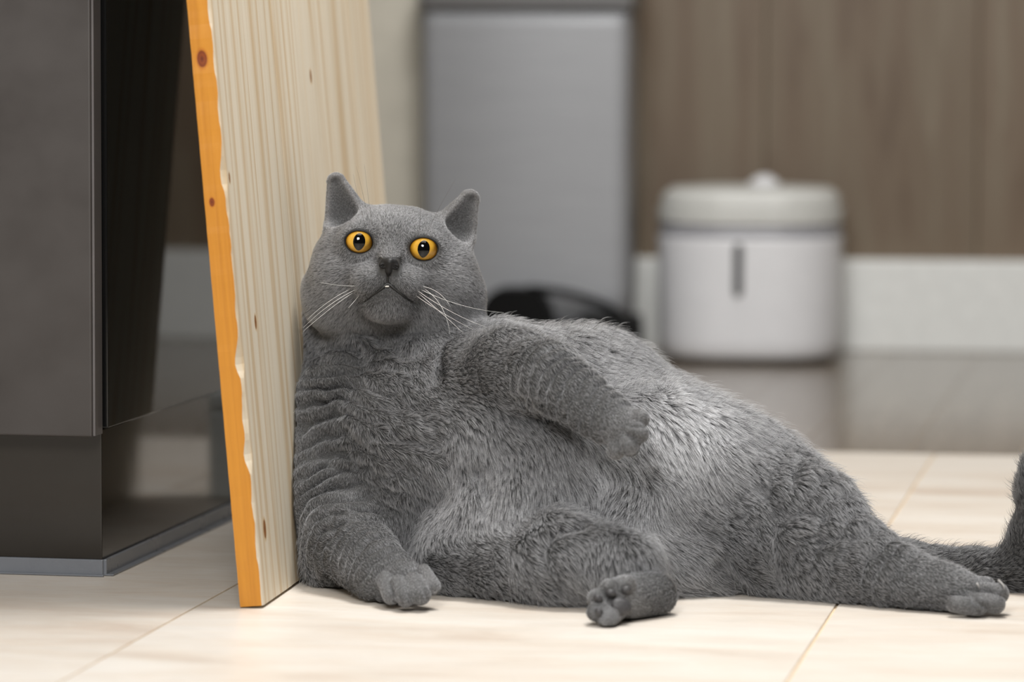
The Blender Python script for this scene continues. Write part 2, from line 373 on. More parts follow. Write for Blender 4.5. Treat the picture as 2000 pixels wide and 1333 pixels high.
# ================================================================== the cat
def vnoise(P, freq, seed=0):
    """smooth lattice noise in -1..1"""
    q = P*freq+seed*17.31; i = np.floor(q).astype(np.int64); f = q-i; f = f*f*(3-2*f); out = np.zeros(len(P))
    for dx in (0, 1):
        for dy in (0, 1):
            for dz in (0, 1):
                h = ((i[:, 0]+dx)*73856093) ^ ((i[:, 1]+dy)*19349663) ^ ((i[:, 2]+dz)*83492791) ^ (seed*2654435761)
                h = (h ^ (h >> 13))*1274126177; h = (h ^ (h >> 16)) & 0xffff
                out += (h/32767.5-1)*(f[:, 0] if dx else 1-f[:, 0])*(f[:, 1] if dy else 1-f[:, 1])*(f[:, 2] if dz else 1-f[:, 2])
    return out
def surface_nets(vol, org, h):
    neg = vol < 0; s = tuple(k-1 for k in vol.shape)
    cnt = np.zeros(s, np.int8); O = [(a, b, c) for a in (0, 1) for b in (0, 1) for c in (0, 1)]
    for a, b, c in O: cnt += neg[a:a+s[0], b:b+s[1], c:c+s[2]]
    idx = np.argwhere((cnt > 0) & (cnt < 8)); pos = np.zeros((len(idx), 3)); n = np.zeros(len(idx))
    cv = [vol[idx[:, 0]+a, idx[:, 1]+b, idx[:, 2]+c] for a, b, c in O]
    for p in range(8):
        for q in range(p+1, 8):
            dlt = np.array(O[q])-np.array(O[p])
            if np.abs(dlt).sum() != 1: continue
            cr = (cv[p] < 0) != (cv[q] < 0)
            t = np.where(cr, cv[p]/np.where(cr, cv[p]-cv[q], 1), 0)
            pos += np.where(cr[:, None], np.array(O[p])+t[:, None]*dlt, 0); n += cr
    V = (idx+pos/n[:, None])*h+org
    mp = np.full(s, -1, np.int32); mp[idx[:, 0], idx[:, 1], idx[:, 2]] = np.arange(len(idx))
    F = []
    for ax in range(3):
        sl0 = [slice(None)]*3; sl1 = [slice(None)]*3; sl0[ax] = slice(0, -1); sl1[ax] = slice(1, None)
        A, B = neg[tuple(sl0)], neg[tuple(sl1)]
        e = np.argwhere(A != B); u, w = [(1, 2), (2, 0), (0, 1)][ax]
        ok = (e[:, u] > 0) & (e[:, w] > 0) & (e[:, u] < s[u]) & (e[:, w] < s[w]); e = e[ok]
        du = np.zeros(3, int); du[u] = 1; dw = np.zeros(3, int); dw[w] = 1
        g = lambda c: mp[c[:, 0], c[:, 1], c[:, 2]]
        q = np.stack([g(e-du-dw), g(e-dw), g(e), g(e-du)], 1)
        fl = A[e[:, 0], e[:, 1], e[:, 2]]
        F.append(np.where(fl[:, None], q, q[:, ::-1]))
    return V, np.concatenate(F)
def cone_d(P, a, b, ra, rb):
    ba = b-a; t = np.clip(((P-a)@ba)/max(ba@ba, 1e-12), 0, 1)
    return np.linalg.norm(P-a-t[..., None]*ba, axis=-1)-(ra+(rb-ra)*t), t
def ell_d(P, c, r, Rm):
    q = (P-c)@Rm.T if Rm is not None else P-c
    k0 = np.linalg.norm(q/r, axis=-1); k1 = np.linalg.norm(q/(r*r), axis=-1)+1e-9
    return k0*(k0-1)/k1

class Prim:
    pass
PR = []
def cone(a, b, k=0.02, fur=0.008, lift=0.42, tint=1.0, wr=0.0, wl=0.011, flow=None, sub=False, part='body', inset=0.0, wax=None):
    """a, b = (px, py, depth, radius in px)"""
    p = Prim(); p.kind = 'cone'; p.a, p.b = W(*a[:3]), W(*b[:3]); p.ra, p.rb = (a[3]-inset)*PXM(a[2]), (b[3]-inset)*PXM(b[2])
    p.k, p.fur, p.lift, p.tint, p.wr, p.wl, p.sub, p.part = k, fur, lift, tint, wr, wl, sub, part
    ax = p.b-p.a; L = np.linalg.norm(ax); p.flow = ax/L if L > 1e-6 else np.array([0, 0, -1.0])
    if flow is not None: f = W(a[0]+flow[0], a[1]+flow[1], a[2]+(flow[2] if len(flow) > 2 else 0)*PXM(a[2]))-W(*a[:3]); p.flow = f/np.linalg.norm(f)
    p.wax = (p.b-p.a)/max(L, 1e-9) if wax is None else (lambda v: v/np.linalg.norm(v))(W(a[0]+wax[0], a[1]+wax[1], a[2])-W(*a[:3]))
    p.lo = np.minimum(p.a-p.ra, p.b-p.rb); p.hi = np.maximum(p.a+p.ra, p.b+p.rb); PR.append(p); return p
def ell(c, r, roll=0.0, k=0.02, fur=0.008, lift=0.42, tint=1.0, flow=(0, 1), sub=False, part='body', yaw=0.0):
    """c = (px, py, depth), r = (rx, depth radius, ry) px, roll clockwise degrees"""
    p = Prim(); p.kind = 'ell'; p.c = W(*c); p.a = p.b = p.c; p.r = np.array(r)*PXM(c[2])
    p.Rm = np.array((Matrix.Rotation(math.radians(roll), 3, 'Y') @ Matrix.Rotation(math.radians(yaw), 3, 'Z')).transposed())
    p.k, p.fur, p.lift, p.tint, p.wr, p.wl, p.sub, p.part = k, fur, lift, tint, 0, 0.01, sub, part
    f = W(c[0]+flow[0]*50, c[1]+flow[1]*50, c[2])-p.c; p.flow = f/np.linalg.norm(f)
    m_ = p.r.max(); p.lo = p.c-m_; p.hi = p.c+m_; PR.append(p); return p
def prim_d(p, P):
    if p.kind == 'cone': return cone_d(P, p.a, p.b, p.ra, p.rb)[0]
    return ell_d(P, p.c, p.r, p.Rm)

# --- torso, from the chest by the board down to the rump
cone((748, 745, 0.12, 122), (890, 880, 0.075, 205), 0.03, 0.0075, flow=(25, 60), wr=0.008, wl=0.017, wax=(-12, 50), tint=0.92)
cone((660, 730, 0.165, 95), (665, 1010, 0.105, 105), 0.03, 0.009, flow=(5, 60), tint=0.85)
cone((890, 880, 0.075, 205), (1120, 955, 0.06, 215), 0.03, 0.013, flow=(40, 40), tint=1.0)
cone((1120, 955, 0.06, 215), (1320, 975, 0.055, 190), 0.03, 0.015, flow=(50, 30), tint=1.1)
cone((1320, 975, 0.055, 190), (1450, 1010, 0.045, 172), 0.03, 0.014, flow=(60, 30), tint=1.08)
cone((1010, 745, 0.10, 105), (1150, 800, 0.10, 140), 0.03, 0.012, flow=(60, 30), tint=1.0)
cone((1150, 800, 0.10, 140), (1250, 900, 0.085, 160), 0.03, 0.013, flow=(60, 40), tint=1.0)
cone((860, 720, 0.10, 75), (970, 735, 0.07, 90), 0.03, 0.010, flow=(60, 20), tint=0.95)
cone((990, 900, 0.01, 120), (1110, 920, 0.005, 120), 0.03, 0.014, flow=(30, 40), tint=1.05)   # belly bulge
cone((1300, 860, 0.02, 90), (1370, 930, 0.015, 110), 0.03, 0.016, flow=(20, 50), tint=1.25)    # pale groin fur, with caught light in its tint
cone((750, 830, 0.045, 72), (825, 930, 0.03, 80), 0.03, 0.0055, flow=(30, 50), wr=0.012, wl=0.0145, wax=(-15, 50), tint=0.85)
cone((800, 1040, 0.035, 90), (860, 1060, 0.03, 90), 0.03, 0.010, flow=(10, 60), tint=0.9)
# --- its left hind leg (stretched out)
cone((1440, 1000, 0.035, 165), (1560, 1035, -0.01, 125), 0.02, 0.012, tint=1.0, wr=0.003, wl=0.022)
cone((1560, 1035, -0.01, 125), (1650, 1085, -0.045, 82), 0.015, 0.010, tint=0.98, wr=0.005, wl=0.018)
cone((1650, 1085, -0.045, 82), (1750, 1122, -0.085, 54), 0.015, 0.0075, tint=0.95, wr=0.004, wl=0.014)
cone((1505, 1080, -0.02, 85), (1650, 1115, -0.05, 58), 0.02, 0.012, tint=0.92)
cone((1660, 1128, -0.068, 42), (1790, 1145, -0.10, 43), 0.012, 0.006)
cone((1750, 1122, -0.085, 50), (1850, 1149, -0.112, 42), 0.012, 0.0055)
cone((1850, 1149, -0.112, 42), (1888, 1157, -0.120, 37), 0.010, 0.0025, lift=0.25)
for dx, dy, dY, r in ((1925, 1146, -0.116, 20), (1950, 1160, -0.130, 21), (1944, 1180, -0.143, 20), (1908, 1186, -0.147, 20)):
    cone((dx-44, dy-6, dY+0.004, r-4), (dx, dy, dY, r), 0.001, 0.0020, lift=0.17, part='paw')
# --- its right hind leg (folded, sole to the camera)
cone((1180, 1050, 0.0, 145), (1000, 1035, -0.015, 118), 0.02, 0.014, flow=(-20, 60), tint=1.2)
cone((1000, 1035, -0.015, 118), (895, 1075, -0.015, 82), 0.02, 0.011, flow=(-10, 60), tint=1.05)
cone((900, 1095, -0.03, 66), (1090, 1100, -0.085, 66), 0.02, 0.010, tint=0.95, wr=0.0012, wl=0.02)
cone((1100, 1085, -0.08, 78), (1225, 1112, -0.105, 72), 0.02, 0.012, flow=(30, 60), tint=1.02)
cone((1280, 1163, -0.135, 42), (1220, 1172, -0.160, 46), 0.010, 0.003, lift=0.25)
for dx, dy, dY, r in ((1166, 1170, -0.183, 20), (1164, 1196, -0.193, 19), (1186, 1212, -0.200, 18), (1190, 1150, -0.180, 20), (1222, 1142, -0.172, 19)):
    cone((1222, 1178, -0.170, r), (dx, dy, dY, r), 0.002, 0.0020, lift=0.17, part='paw')
cone((1240, 1100, -0.03, 75), (1370, 1115, -0.02, 60), 0.02, 0.014, flow=(60, 30), tint=1.05)
# --- its right arm (beside the board)
cone((665, 790, 0.085, 92), (655, 960, 0.055, 92), 0.018, 0.0032, lift=0.27, tint=0.88, wr=0.012, wl=0.0145)
cone((655, 960, 0.055, 92), (680, 1060, 0.0, 76), 0.018, 0.0032, lift=0.27, tint=0.92, wr=0.0105, wl=0.013)
cone((680, 1055, 0.0, 76), (750, 1125, -0.07, 54), 0.012, 0.0034, lift=0.27, tint=1.05, wr=0.0045, wl=0.0105)
cone((640, 1070, 0.05, 70), (655, 1100, 0.02, 58), 0.018, 0.007, tint=0.9)
cone((750, 1125, -0.07, 52), (786, 1133, -0.088, 40), 0.010, 0.0025, lift=0.25, tint=1.08)
for dx, dy, dY, r in ((765, 1163, -0.113, 19), (792, 1168, -0.125, 20), (822, 1163, -0.125, 20), (843, 1146, -0.113, 18)):
    cone((dx-16, dy-30, dY+0.014, r-4), (dx, dy, dY, r), 0.0018, 0.0020, lift=0.17, part='paw', tint=1.05)
# --- its left arm (over the belly)
cone((925, 740, 0.03, 78), (1000, 725, 0.0, 72), 0.018, 0.010, tint=1.0, wr=0.001, wl=0.02)
cone((1000, 725, 0.0, 74), (1075, 735, -0.045, 62), 0.015, 0.009, tint=1.0, wr=0.0012, wl=0.02)
cone((1075, 735, -0.050, 62), (1180, 812, -0.088, 49), 0.004, 0.0034, lift=0.28, tint=0.95, wr=0.006, wl=0.010)
cone((1180, 812, -0.088, 48), (1216, 835, -0.100, 43), 0.004, 0.0028, lift=0.25)
for dx, dy, dY, r in ((1249, 818, -0.108, 19), (1248, 847, -0.118, 19), (1230, 873, -0.119, 19), (1203, 880, -0.110, 18)):
    cone((dx*0.4+1212*0.6, dy*0.4+834*0.6, dY*0.4-0.104*0.6, r-1), (dx, dy, dY, r+1), 0.002, 0.0020, lift=0.17, part='paw')
# --- tail
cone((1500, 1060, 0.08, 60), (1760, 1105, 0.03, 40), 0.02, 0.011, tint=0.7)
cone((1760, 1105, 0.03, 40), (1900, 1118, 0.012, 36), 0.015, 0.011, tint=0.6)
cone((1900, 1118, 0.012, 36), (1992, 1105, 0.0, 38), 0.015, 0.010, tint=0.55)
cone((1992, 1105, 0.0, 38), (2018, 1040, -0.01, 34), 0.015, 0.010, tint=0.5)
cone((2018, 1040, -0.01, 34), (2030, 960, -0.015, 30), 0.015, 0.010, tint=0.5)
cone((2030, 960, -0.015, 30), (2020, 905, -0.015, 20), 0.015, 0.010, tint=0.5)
# --- neck and head
HY = 0.105
cone((648, 590, 0.155, 62), (650, 730, 0.15, 85), 0.025, 0.009, flow=(5, 60), tint=0.85)
cone((775, 590, 0.145, 95), (790, 730, 0.135, 120), 0.02, 0.010, flow=(10, 60), tint=0.88)
ell((771, 503, HY), (143, 112, 100), 6, 0.018, 0.0058, part='head')
cone((690, 545, HY-0.012, 84), (672, 575, HY-0.004, 80), 0.018, 0.0065, part='head')
cone((850, 560, HY-0.012, 84), (866, 580, HY-0.004, 80), 0.018, 0.0065, part='head')
ell((765, 580, HY-0.012), (96, 75, 50), 4, 0.018, 0.006, part='head')
ell((766, 470, HY-0.026), (58, 34, 40), 6, 0.014, 0.0045, part='head')        # brow
cone((765, 480, HY-0.035, 24), (761, 515, HY-0.062, 17), 0.010, 0.003, part='head')   # nose bridge
ell((728, 552, HY-0.052), (40, 34, 30), 10, 0.010, 0.0035, part='head')
ell((791, 556, HY-0.052), (40, 34, 30), -4, 0.010, 0.0035, part='head')
ell((757, 598, HY-0.046), (44, 36, 30), 4, 0.013, 0.004, part='head')
EYE_C = ((701.5, 473.5, 26.5, 21.5), (827.5, 487.5, 28.0, 22.0)); EYE_Y = HY-0.033; EYE_R = 34*PXM(HY-0.05)
for ex, ey, rx, ry in EYE_C:
    ell((ex, ey, EYE_Y), (39, 39, 38), 6, 0.008, 0.0032, part='head')
for ex, ey, rx, ry in EYE_C:
    ell((ex, ey, EYE_Y-0.016), (rx*1.08, 44, ry*1.08), 6, 0.0012, 0.0015, part='lid', sub=True)
# ears: rounded cones, hollowed from the front
EARS = []
def ear(base, tip, rb, rt, ib, it, irb, irt):
    cone((*base, rb), (*tip, rt), 0.010, 0.0028, lift=0.22, part='ear', tint=0.8)
    EARS.append((ib, it, irb, irt))
ear((678, 428, HY+0.004), (657, 356, HY+0.006), 46, 19, (666, 414, HY-0.008), (656, 360, HY+0.0005), 35, 13)
ear((888, 448, HY+0.004), (917, 390, HY+0.006), 46, 20, (903, 440, HY-0.008), (919, 394, HY+0.0005), 35, 14)
for ib, it, r0, r1 in EARS:
    cone((*ib, r0), (*it, r1), 0.004, 0.0022, lift=0.2, part='earin', tint=2.0, sub=True)
VOX = 0.0016
lo = np.array([-0.24, -0.225, -0.006]); hi = np.array([0.44, 0.27, 0.375])
dims = np.ceil((hi-lo)/VOX).astype(int)
vol = np.full(dims, 0.05, np.float32)
axs = [lo[i]+VOX*np.arange(dims[i]) for i in range(3)]
def smin(a, b, k): h = np.clip(0.5+0.5*(b-a)/k, 0, 1); return b*(1-h)+a*h-k*h*(1-h)
for p in PR:
    mg = 0.012+p.k
    i0 = np.clip(((p.lo-mg-lo)/VOX).astype(int), 0, dims-1); i1 = np.clip(((p.hi+mg-lo)/VOX).astype(int)+1, 1, dims)
    s = tuple(slice(a, b) for a, b in zip(i0, i1))
    g = np.stack(np.meshgrid(*[axs[i][s[i]] for i in range(3)], indexing='ij'), -1)
    d = prim_d(p, g)
    vol[s] = -smin(-vol[s], d, p.k) if p.sub else smin(vol[s], d, p.k)
# it rests on the floor and is pressed against the board
zz = axs[2][None, None, :]; vol = np.maximum(vol, 0.0016-zz)
bd = (axs[0][:, None, None]-B_P[0])*B_N[0]+(axs[1][None, :, None]-B_P[1])*B_N[1]+(axs[2][None, None, :]-B_P[2])*B_N[2]
vol = np.maximum(vol, 0.0012-bd).astype(np.float32)
# fine creases (lips, toes) are cut along the finished surface
def surf_hit(px, py):
    d_ = cF+(px-1000)/FPX*cR-(py-666.5)/FPX*cU; ts = np.arange(2.7, 3.4, 0.0004); q = cC+ts[:, None]*d_
    i = np.round((q-lo)/VOX).astype(int); ok = ((i >= 0) & (i < dims)).all(1); q, i = q[ok], i[ok]
    h = np.where(vol[i[:, 0], i[:, 1], i[:, 2]] < 0)[0]; return q[h[0]] if len(h) else q[len(q)//2]
CREASE = [((758, 538), (757, 556), 4.0), ((757, 556), (742, 566), 4.5), ((742, 566), (726, 579), 4.5), ((726, 579), (708, 594), 4.0), ((757, 556), (773, 566), 4.5), ((773, 566), (790, 580), 4.5), ((790, 580), (808, 594), 4.0),
          ((758, 1128), (779, 1184), 3.0), ((784, 1130), (808, 1186), 3.0), ((812, 1122), (838, 1174), 3.0),
          ((1222, 832), (1262, 834), 3.0), ((1216, 846), (1252, 864), 3.0), ((1204, 852), (1216, 894), 3.0),
          ((1893, 1152), (1915, 1200), 3.0), ((1905, 1146), (1962, 1168), 3.0), ((1885, 1166), (1940, 1192), 2.5),
          ((1152, 1183), (1182, 1184), 2.5), ((1172, 1156), (1194, 1170), 2.5), ((1204, 1138), (1212, 1164), 2.5)]
CREASE = [c if i < 7 else (c[0], c[1], c[2]+2.0) for i, c in enumerate(CREASE)]
FOLDS = [((925, 915), (950, 960), 13), ((950, 960), (945, 995), 11), ((825, 985), (805, 1060), 14), ((1050, 1065), (1085, 1150), 10), ((1050, 1065), (1130, 1030), 10),
         ((1480, 950), (1520, 1000), 12), ((1520, 1000), (1600, 1010), 10), ((1400, 1100), (1450, 1145), 14), ((1510, 1010), (1515, 1130), 8), ((1600, 1060), (1660, 1050), 9),
         ((760, 790), (830, 800), 10), ((770, 860), (860, 870), 9), ((880, 660), (850, 740), 10), ((1000, 780), (1060, 790), 10)]
def along(c):
    (xa, ya), (xb, yb), r = c; n = 4
    return [((xa+(xb-xa)*i/n, ya+(yb-ya)*i/n), (xa+(xb-xa)*(i+1)/n, ya+(yb-ya)*(i+1)/n), r*(0.55+0.45*min(1, i/1.0))) for i in range(n)]
CREASE = CREASE[:7]+[q for c in CREASE[7:] for q in along(c)]
CREASE = [(A, B, r, surf_hit(*A), surf_hit(*B)) for A, B, r in CREASE]
CREASE += [(*f, surf_hit(*f[0]), surf_hit(*f[1]), 'fold') for f in FOLDS]
for pa, pb_, rp, A1, B1, *kd_ in CREASE:
    p = Prim(); p.kind = 'cone'; p.a, p.b = A1, B1; p.ra = p.rb = rp*PXM(A1[1]); p.k = 0.008 if kd_ else 0.0008
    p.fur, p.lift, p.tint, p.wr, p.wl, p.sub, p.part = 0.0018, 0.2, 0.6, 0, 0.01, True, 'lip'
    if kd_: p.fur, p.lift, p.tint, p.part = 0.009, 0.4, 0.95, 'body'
    ax_ = B1-A1; p.flow = ax_/np.linalg.norm(ax_); p.lo = np.minimum(A1, B1)-p.ra; p.hi = np.maximum(A1, B1)+p.ra; PR.append(p)
    i0 = np.clip(((p.lo-0.012-lo)/VOX).astype(int), 0, dims-1); i1 = np.clip(((p.hi+0.012-lo)/VOX).astype(int)+1, 1, dims)
    s = tuple(slice(a, b) for a, b in zip(i0, i1)); g = np.stack(np.meshgrid(*[axs[i][s[i]] for i in range(3)], indexing='ij'), -1)
    vol[s] = -smin(-vol[s], prim_d(p, g), p.k)
CV, CF = surface_nets(vol, lo, VOX)

def vert_normals(V, F):
    n = np.cross(V[F[:, 2]]-V[F[:, 0]], V[F[:, 3]]-V[F[:, 1]]); N = np.zeros_like(V)
    for j in range(4):
        for c in range(3): N[:, c] += np.bincount(F[:, j], n[:, c], len(V))
    return N/(np.linalg.norm(N, axis=1, keepdims=True)+1e-12)
def laplace(V, F, it, lam=0.5):
    e = np.concatenate([F[:, [0, 1]], F[:, [1, 2]], F[:, [2, 3]], F[:, [3, 0]]]); e = np.concatenate([e, e[:, ::-1]])
    c = np.bincount(e[:, 0], minlength=len(V)); V = V.copy()
    for _ in range(it):
        for k in range(3): V[:, k] += lam*(np.bincount(e[:, 0], V[e[:, 1], k], len(V))/c-V[:, k])
    return V
CV = laplace(CV, CF, 2)
CN = vert_normals(CV, CF)
# per-vertex coat data, blended between the body's limbs
nv = len(CV); D = np.empty((nv, len(PR)), np.float32)
for j, p in enumerate(PR): D[:, j] = np.abs(prim_d(p, CV)) if p.sub else prim_d(p, CV)
KW = np.array([0.006 if p.part in ('body',) else 0.003 for p in PR], np.float32)
dm = D.min(1, keepdims=True); Wt = np.exp(-(D-dm)/KW); Wt /= Wt.sum(1, keepdims=True)
att = lambda name: Wt@np.array([getattr(p, name) for p in PR], np.float32)
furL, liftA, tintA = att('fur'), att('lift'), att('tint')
for px_, py_, rp_, mul in ((1325, 845, 105, 1.9), (1000, 1015, 105, 1.5), (1150, 985, 130, 1.2), (620, 850, 120, 0.8), (700, 700, 120, 0.85), (1500, 1085, 90, 0.85), (795, 1145, 60, 1.6), (1222, 850, 55, 1.45), (1230, 1175, 85, 1.8), (1930, 1160, 70, 1.5), (765, 445, 60, 1.1), (1090, 660, 80, 1.25), (1180, 730, 70, 1.15), (760, 800, 80, 0.8), (1400, 1130, 60, 0.8)):  # tint spots: paler coat plus highlights on groin, thigh, paws painted into the fur
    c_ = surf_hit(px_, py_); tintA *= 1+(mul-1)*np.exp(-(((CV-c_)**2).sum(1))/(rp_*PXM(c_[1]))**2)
partw = lambda *n: Wt[:, [j for j, p in enumerate(PR) if p.part in n]].sum(1)
NOSE = W(760, 520, HY-0.075)
flow = np.zeros((nv, 3))
for j, p in enumerate(PR):
    fv = p.flow[None] if p.part != 'head' else (lambda q: q/np.linalg.norm(q, axis=1, keepdims=True))(CV-NOSE)
    flow += Wt[:, j:j+1]*fv
for ex, ey, rx, ry in EYE_C:
    q = CV-W(ex, ey, EYE_Y); r_ = np.linalg.norm(q, axis=1); w_ = np.exp(-(np.maximum(r_-EYE_R*1.1, 0)/0.007)**2)[:, None]*0.85
    flow = flow*(1-w_)+w_*q/(r_[:, None]+1e-9)
# skin folds across chest and limbs
disp = np.zeros(nv)
for j, p in enumerate(PR):
    if p.wr <= 0: continue
    t = (CV-p.a)@p.wax
    ph = t/p.wl + 0.55*vnoise(CV, 38, 3+j) + 0.25*vnoise(CV, 95, 40+j)
    rid = 1-2*np.abs((ph % 1.0)-0.5)*1.0
    disp += Wt[:, j]*p.wr*((1-rid)**1.6*-1.5+0.45)*np.clip(0.85+0.55*vnoise(CV, 28, 80+j), 0.15, 1.3)
disp *= np.clip(((CV-B_P)@B_N)/0.03, 0.15, 1)
disp += 0.0012*vnoise(CV, 45, 5)*(1-partw('head', 'ear', 'earin', 'lip', 'paw'))
CV = CV+CN*disp[:, None]; furL = furL*np.clip(1+disp/0.006, 0.45, 1.2)
CV[:, 2] = np.maximum(CV[:, 2], 0.0012)
bdist = (CV-B_P)@B_N
CV += np.maximum(0.0008-bdist, 0)[:, None]*B_N
CN = vert_normals(CV, CF)

def make_skin():
    t = NT('cat_skin').val(rough=0.8); nz_ = t.noise(t.mapping(), 200, 3); at = t.n('ShaderNodeAttribute', _attribute_name='ear_lining')
    t.col(t.mix(at.outputs['Fac'], t.ramp(nz_, [(0.3, (0.042,)*3), (0.7, (0.058,)*3)]), (0.34, 0.325, 0.325))); return t.m
M_SKIN = make_skin()
cat = empty('cat', (0.05, 0.05, 0.0)); tag(cat, 'plump grey shorthair cat with orange eyes slouching against the board', 'cat')
OFF = np.array(cat.location)
def cat_mesh(name, V, F, mat, smooth=True, parent=None):
    me = bpy.data.meshes.new(name); V = np.asarray(V)-OFF
    me.vertices.add(len(V)); me.vertices.foreach_set('co', V.astype(np.float32).ravel())
    F = np.asarray(F); k = F.shape[1]
    me.loops.add(F.size); me.loops.foreach_set('vertex_index', F.astype(np.int32).ravel())
    me.polygons.add(len(F)); me.polygons.foreach_set('loop_start', np.arange(0, F.size, k, dtype=np.int32))
    if smooth: me.polygons.foreach_set('use_smooth', np.ones(len(F), bool))
    me.update(calc_edges=True); me.validate(); me.materials.append(mat)
    return link(bpy.data.objects.new(name, me), parent or cat)
body = cat_mesh('body', CV, CF, M_SKIN)
if len(body.data.vertices) == nv: body.data.attributes.new('ear_lining', 'FLOAT', 'POINT').data.foreach_set('value', (partw('earin')+0.15*partw('paw')).astype(np.float32))

# ------------------------------------------------------------------ eyes, nose, mouth
def make_iris():
    t = NT('amber_iris').val(rough=0.5)
    tc = t.n('ShaderNodeTexCoord'); sx = t.n('ShaderNodeSeparateXYZ'); t.l(tc.outputs['Object'], sx.inputs[0])
    cb = t.n('ShaderNodeCombineXYZ'); t.l(sx.outputs[0], cb.inputs[0]); t.l(sx.outputs[1], cb.inputs[1])
    ln = t.n('ShaderNodeVectorMath', _operation='LENGTH'); t.l(cb.outputs[0], ln.inputs[0])
    mu = t.n('ShaderNodeMath', _operation='MULTIPLY'); t.l(ln.outputs['Value'], mu.inputs[0]); mu.inputs[1].default_value = 1/0.0125
    nz = t.noise(t.mapping((1, 1, 1)), 320, 4)
    c = t.ramp(mu.outputs[0], [(0.30, (0.86, 0.50, 0.05)), (0.62, (0.90, 0.53, 0.05)), (0.84, (0.76, 0.38, 0.02)), (0.96, (0.36, 0.14, 0.008))])
    t.col(t.mix(0.3, c, t.ramp(nz, [(0.3, (0.7, 0.62, 0.5)), (0.6, (1, 1, 1))]), 'MULTIPLY')); return t.m
M_IRIS = make_iris(); M_PUPIL = simple('black_pupil', (0.002, 0.002, 0.002), 0.9, spec=0.0)
M_LIDRIM = simple('dark_eyelid_skin', (0.010, 0.010, 0.011), 0.6, spec=0.2)
cn = NT('clear_cornea'); gl = cn.n('ShaderNodeBsdfGlossy', Roughness=0.0); tr = cn.n('ShaderNodeBsdfTransparent'); fr = cn.n('ShaderNodeFresnel', IOR=1.5); mx = cn.n('ShaderNodeMixShader')
cn.l(fr.outputs[0], mx.inputs[0]); cn.l(tr.outputs[0], mx.inputs[1]); cn.l(gl.outputs[0], mx.inputs[2]); cn.l(mx.outputs[0], cn.out.inputs[0]); M_CORNEA = cn.m
EYES = []
def cap(R, rx, ry, rings=10, seg=40, inner=0.0, pinch=0.0):
    """patch of a sphere of radius R round +Z, elliptical outline rx, ry"""
    V = []; F = []
    for i in range(rings+1):
        s = inner+(1-inner)*i/rings
        for j in range(seg):
            a = 2*math.pi*j/seg; x, y = s*rx*math.cos(a), s*ry*math.sin(a)
            if pinch: x *= 1-pinch*max(0, -math.sin(a))**2
            q = math.hypot(x, y); z = math.sqrt(max(R*R-q*q, 0)) if q < R else -(q-R); V.append((x, y, z))
    for i in range(rings):
        for j in range(seg):
            k = (j+1) % seg; F.append((i*seg+j, (i+1)*seg+j, (i+1)*seg+k, i*seg+k))
    if inner == 0: pass
    return V, F
for n_, (ex, ey, rx, ry) in enumerate(EYE_C):
    R_ = EYE_R; ctr = W(ex, ey, EYE_Y)
    gz = cC-ctr; gz = gz/np.linalg.norm(gz); gz = gz+np.array([0.0, 0, 0.02]); gz /= np.linalg.norm(gz)
    rl = math.radians(6); X = np.cross([0, 0, 1.0], gz); X /= np.linalg.norm(X); Y_ = np.cross(gz, X)
    X2 = X*math.cos(rl)-Y_*math.sin(rl); Y2 = np.cross(gz, X2)
    M4 = Matrix(((X2[0], Y2[0], gz[0], ctr[0]-OFF[0]), (X2[1], Y2[1], gz[1], ctr[1]-OFF[1]), (X2[2], Y2[2], gz[2], ctr[2]-OFF[2]), (0, 0, 0, 1)))
    px = PXM(HY-0.05); EYES.append((ctr, R_, X2, Y2, gz, rx*px, ry*px))
    V, F = cap(R_, R_*0.985, R_*0.985, 16, 48); e = mesh_obj('eyeball', V, F, M_IRIS, cat, True); e.matrix_local = M4; e['label'] = 'amber orange eye'
    V, F = cap(R_*1.012, 12.0*px, 17.0*px, 8, 40, pinch=0.28); mesh_obj('pupil', V, F, M_PUPIL, e, True)
    V, F = cap(R_*1.05, R_*1.03, R_*1.03, 16, 48); mesh_obj('cornea', V, F, M_CORNEA, e, True)
    # eyelid: a shell over the ball with an almond opening
    V = []; F = []; seg = 56
    for i, (sc, rr) in enumerate(((1.0, 1.06), (1.02, 1.12), (1.07, 1.14), (1.12, 1.13), (1.17, 1.08))):
        for j in range(seg):
            a = 2*math.pi*j/seg; x, y = rx*px*sc*math.cos(a), ry*px*sc*math.sin(a)
            if n_ == 0: x += 0.10*ry*px*max(0, math.cos(a))**3*0; y -= 0.12*ry*px*max(0, math.cos(a))**4
            else: y -= 0.12*ry*px*max(0, -math.cos(a))**4
            q = math.hypot(x, y); RR = R_*rr; V.append((x, y, math.sqrt(max(RR*RR-q*q, 0.0))))
    for i in range(4):
        for j in range(seg):
            k = (j+1) % seg; F.append((i*seg+j, (i+1)*seg+j, (i+1)*seg+k, i*seg+k))
    mesh_obj('eyelid', V, F, M_LIDRIM, e, True)

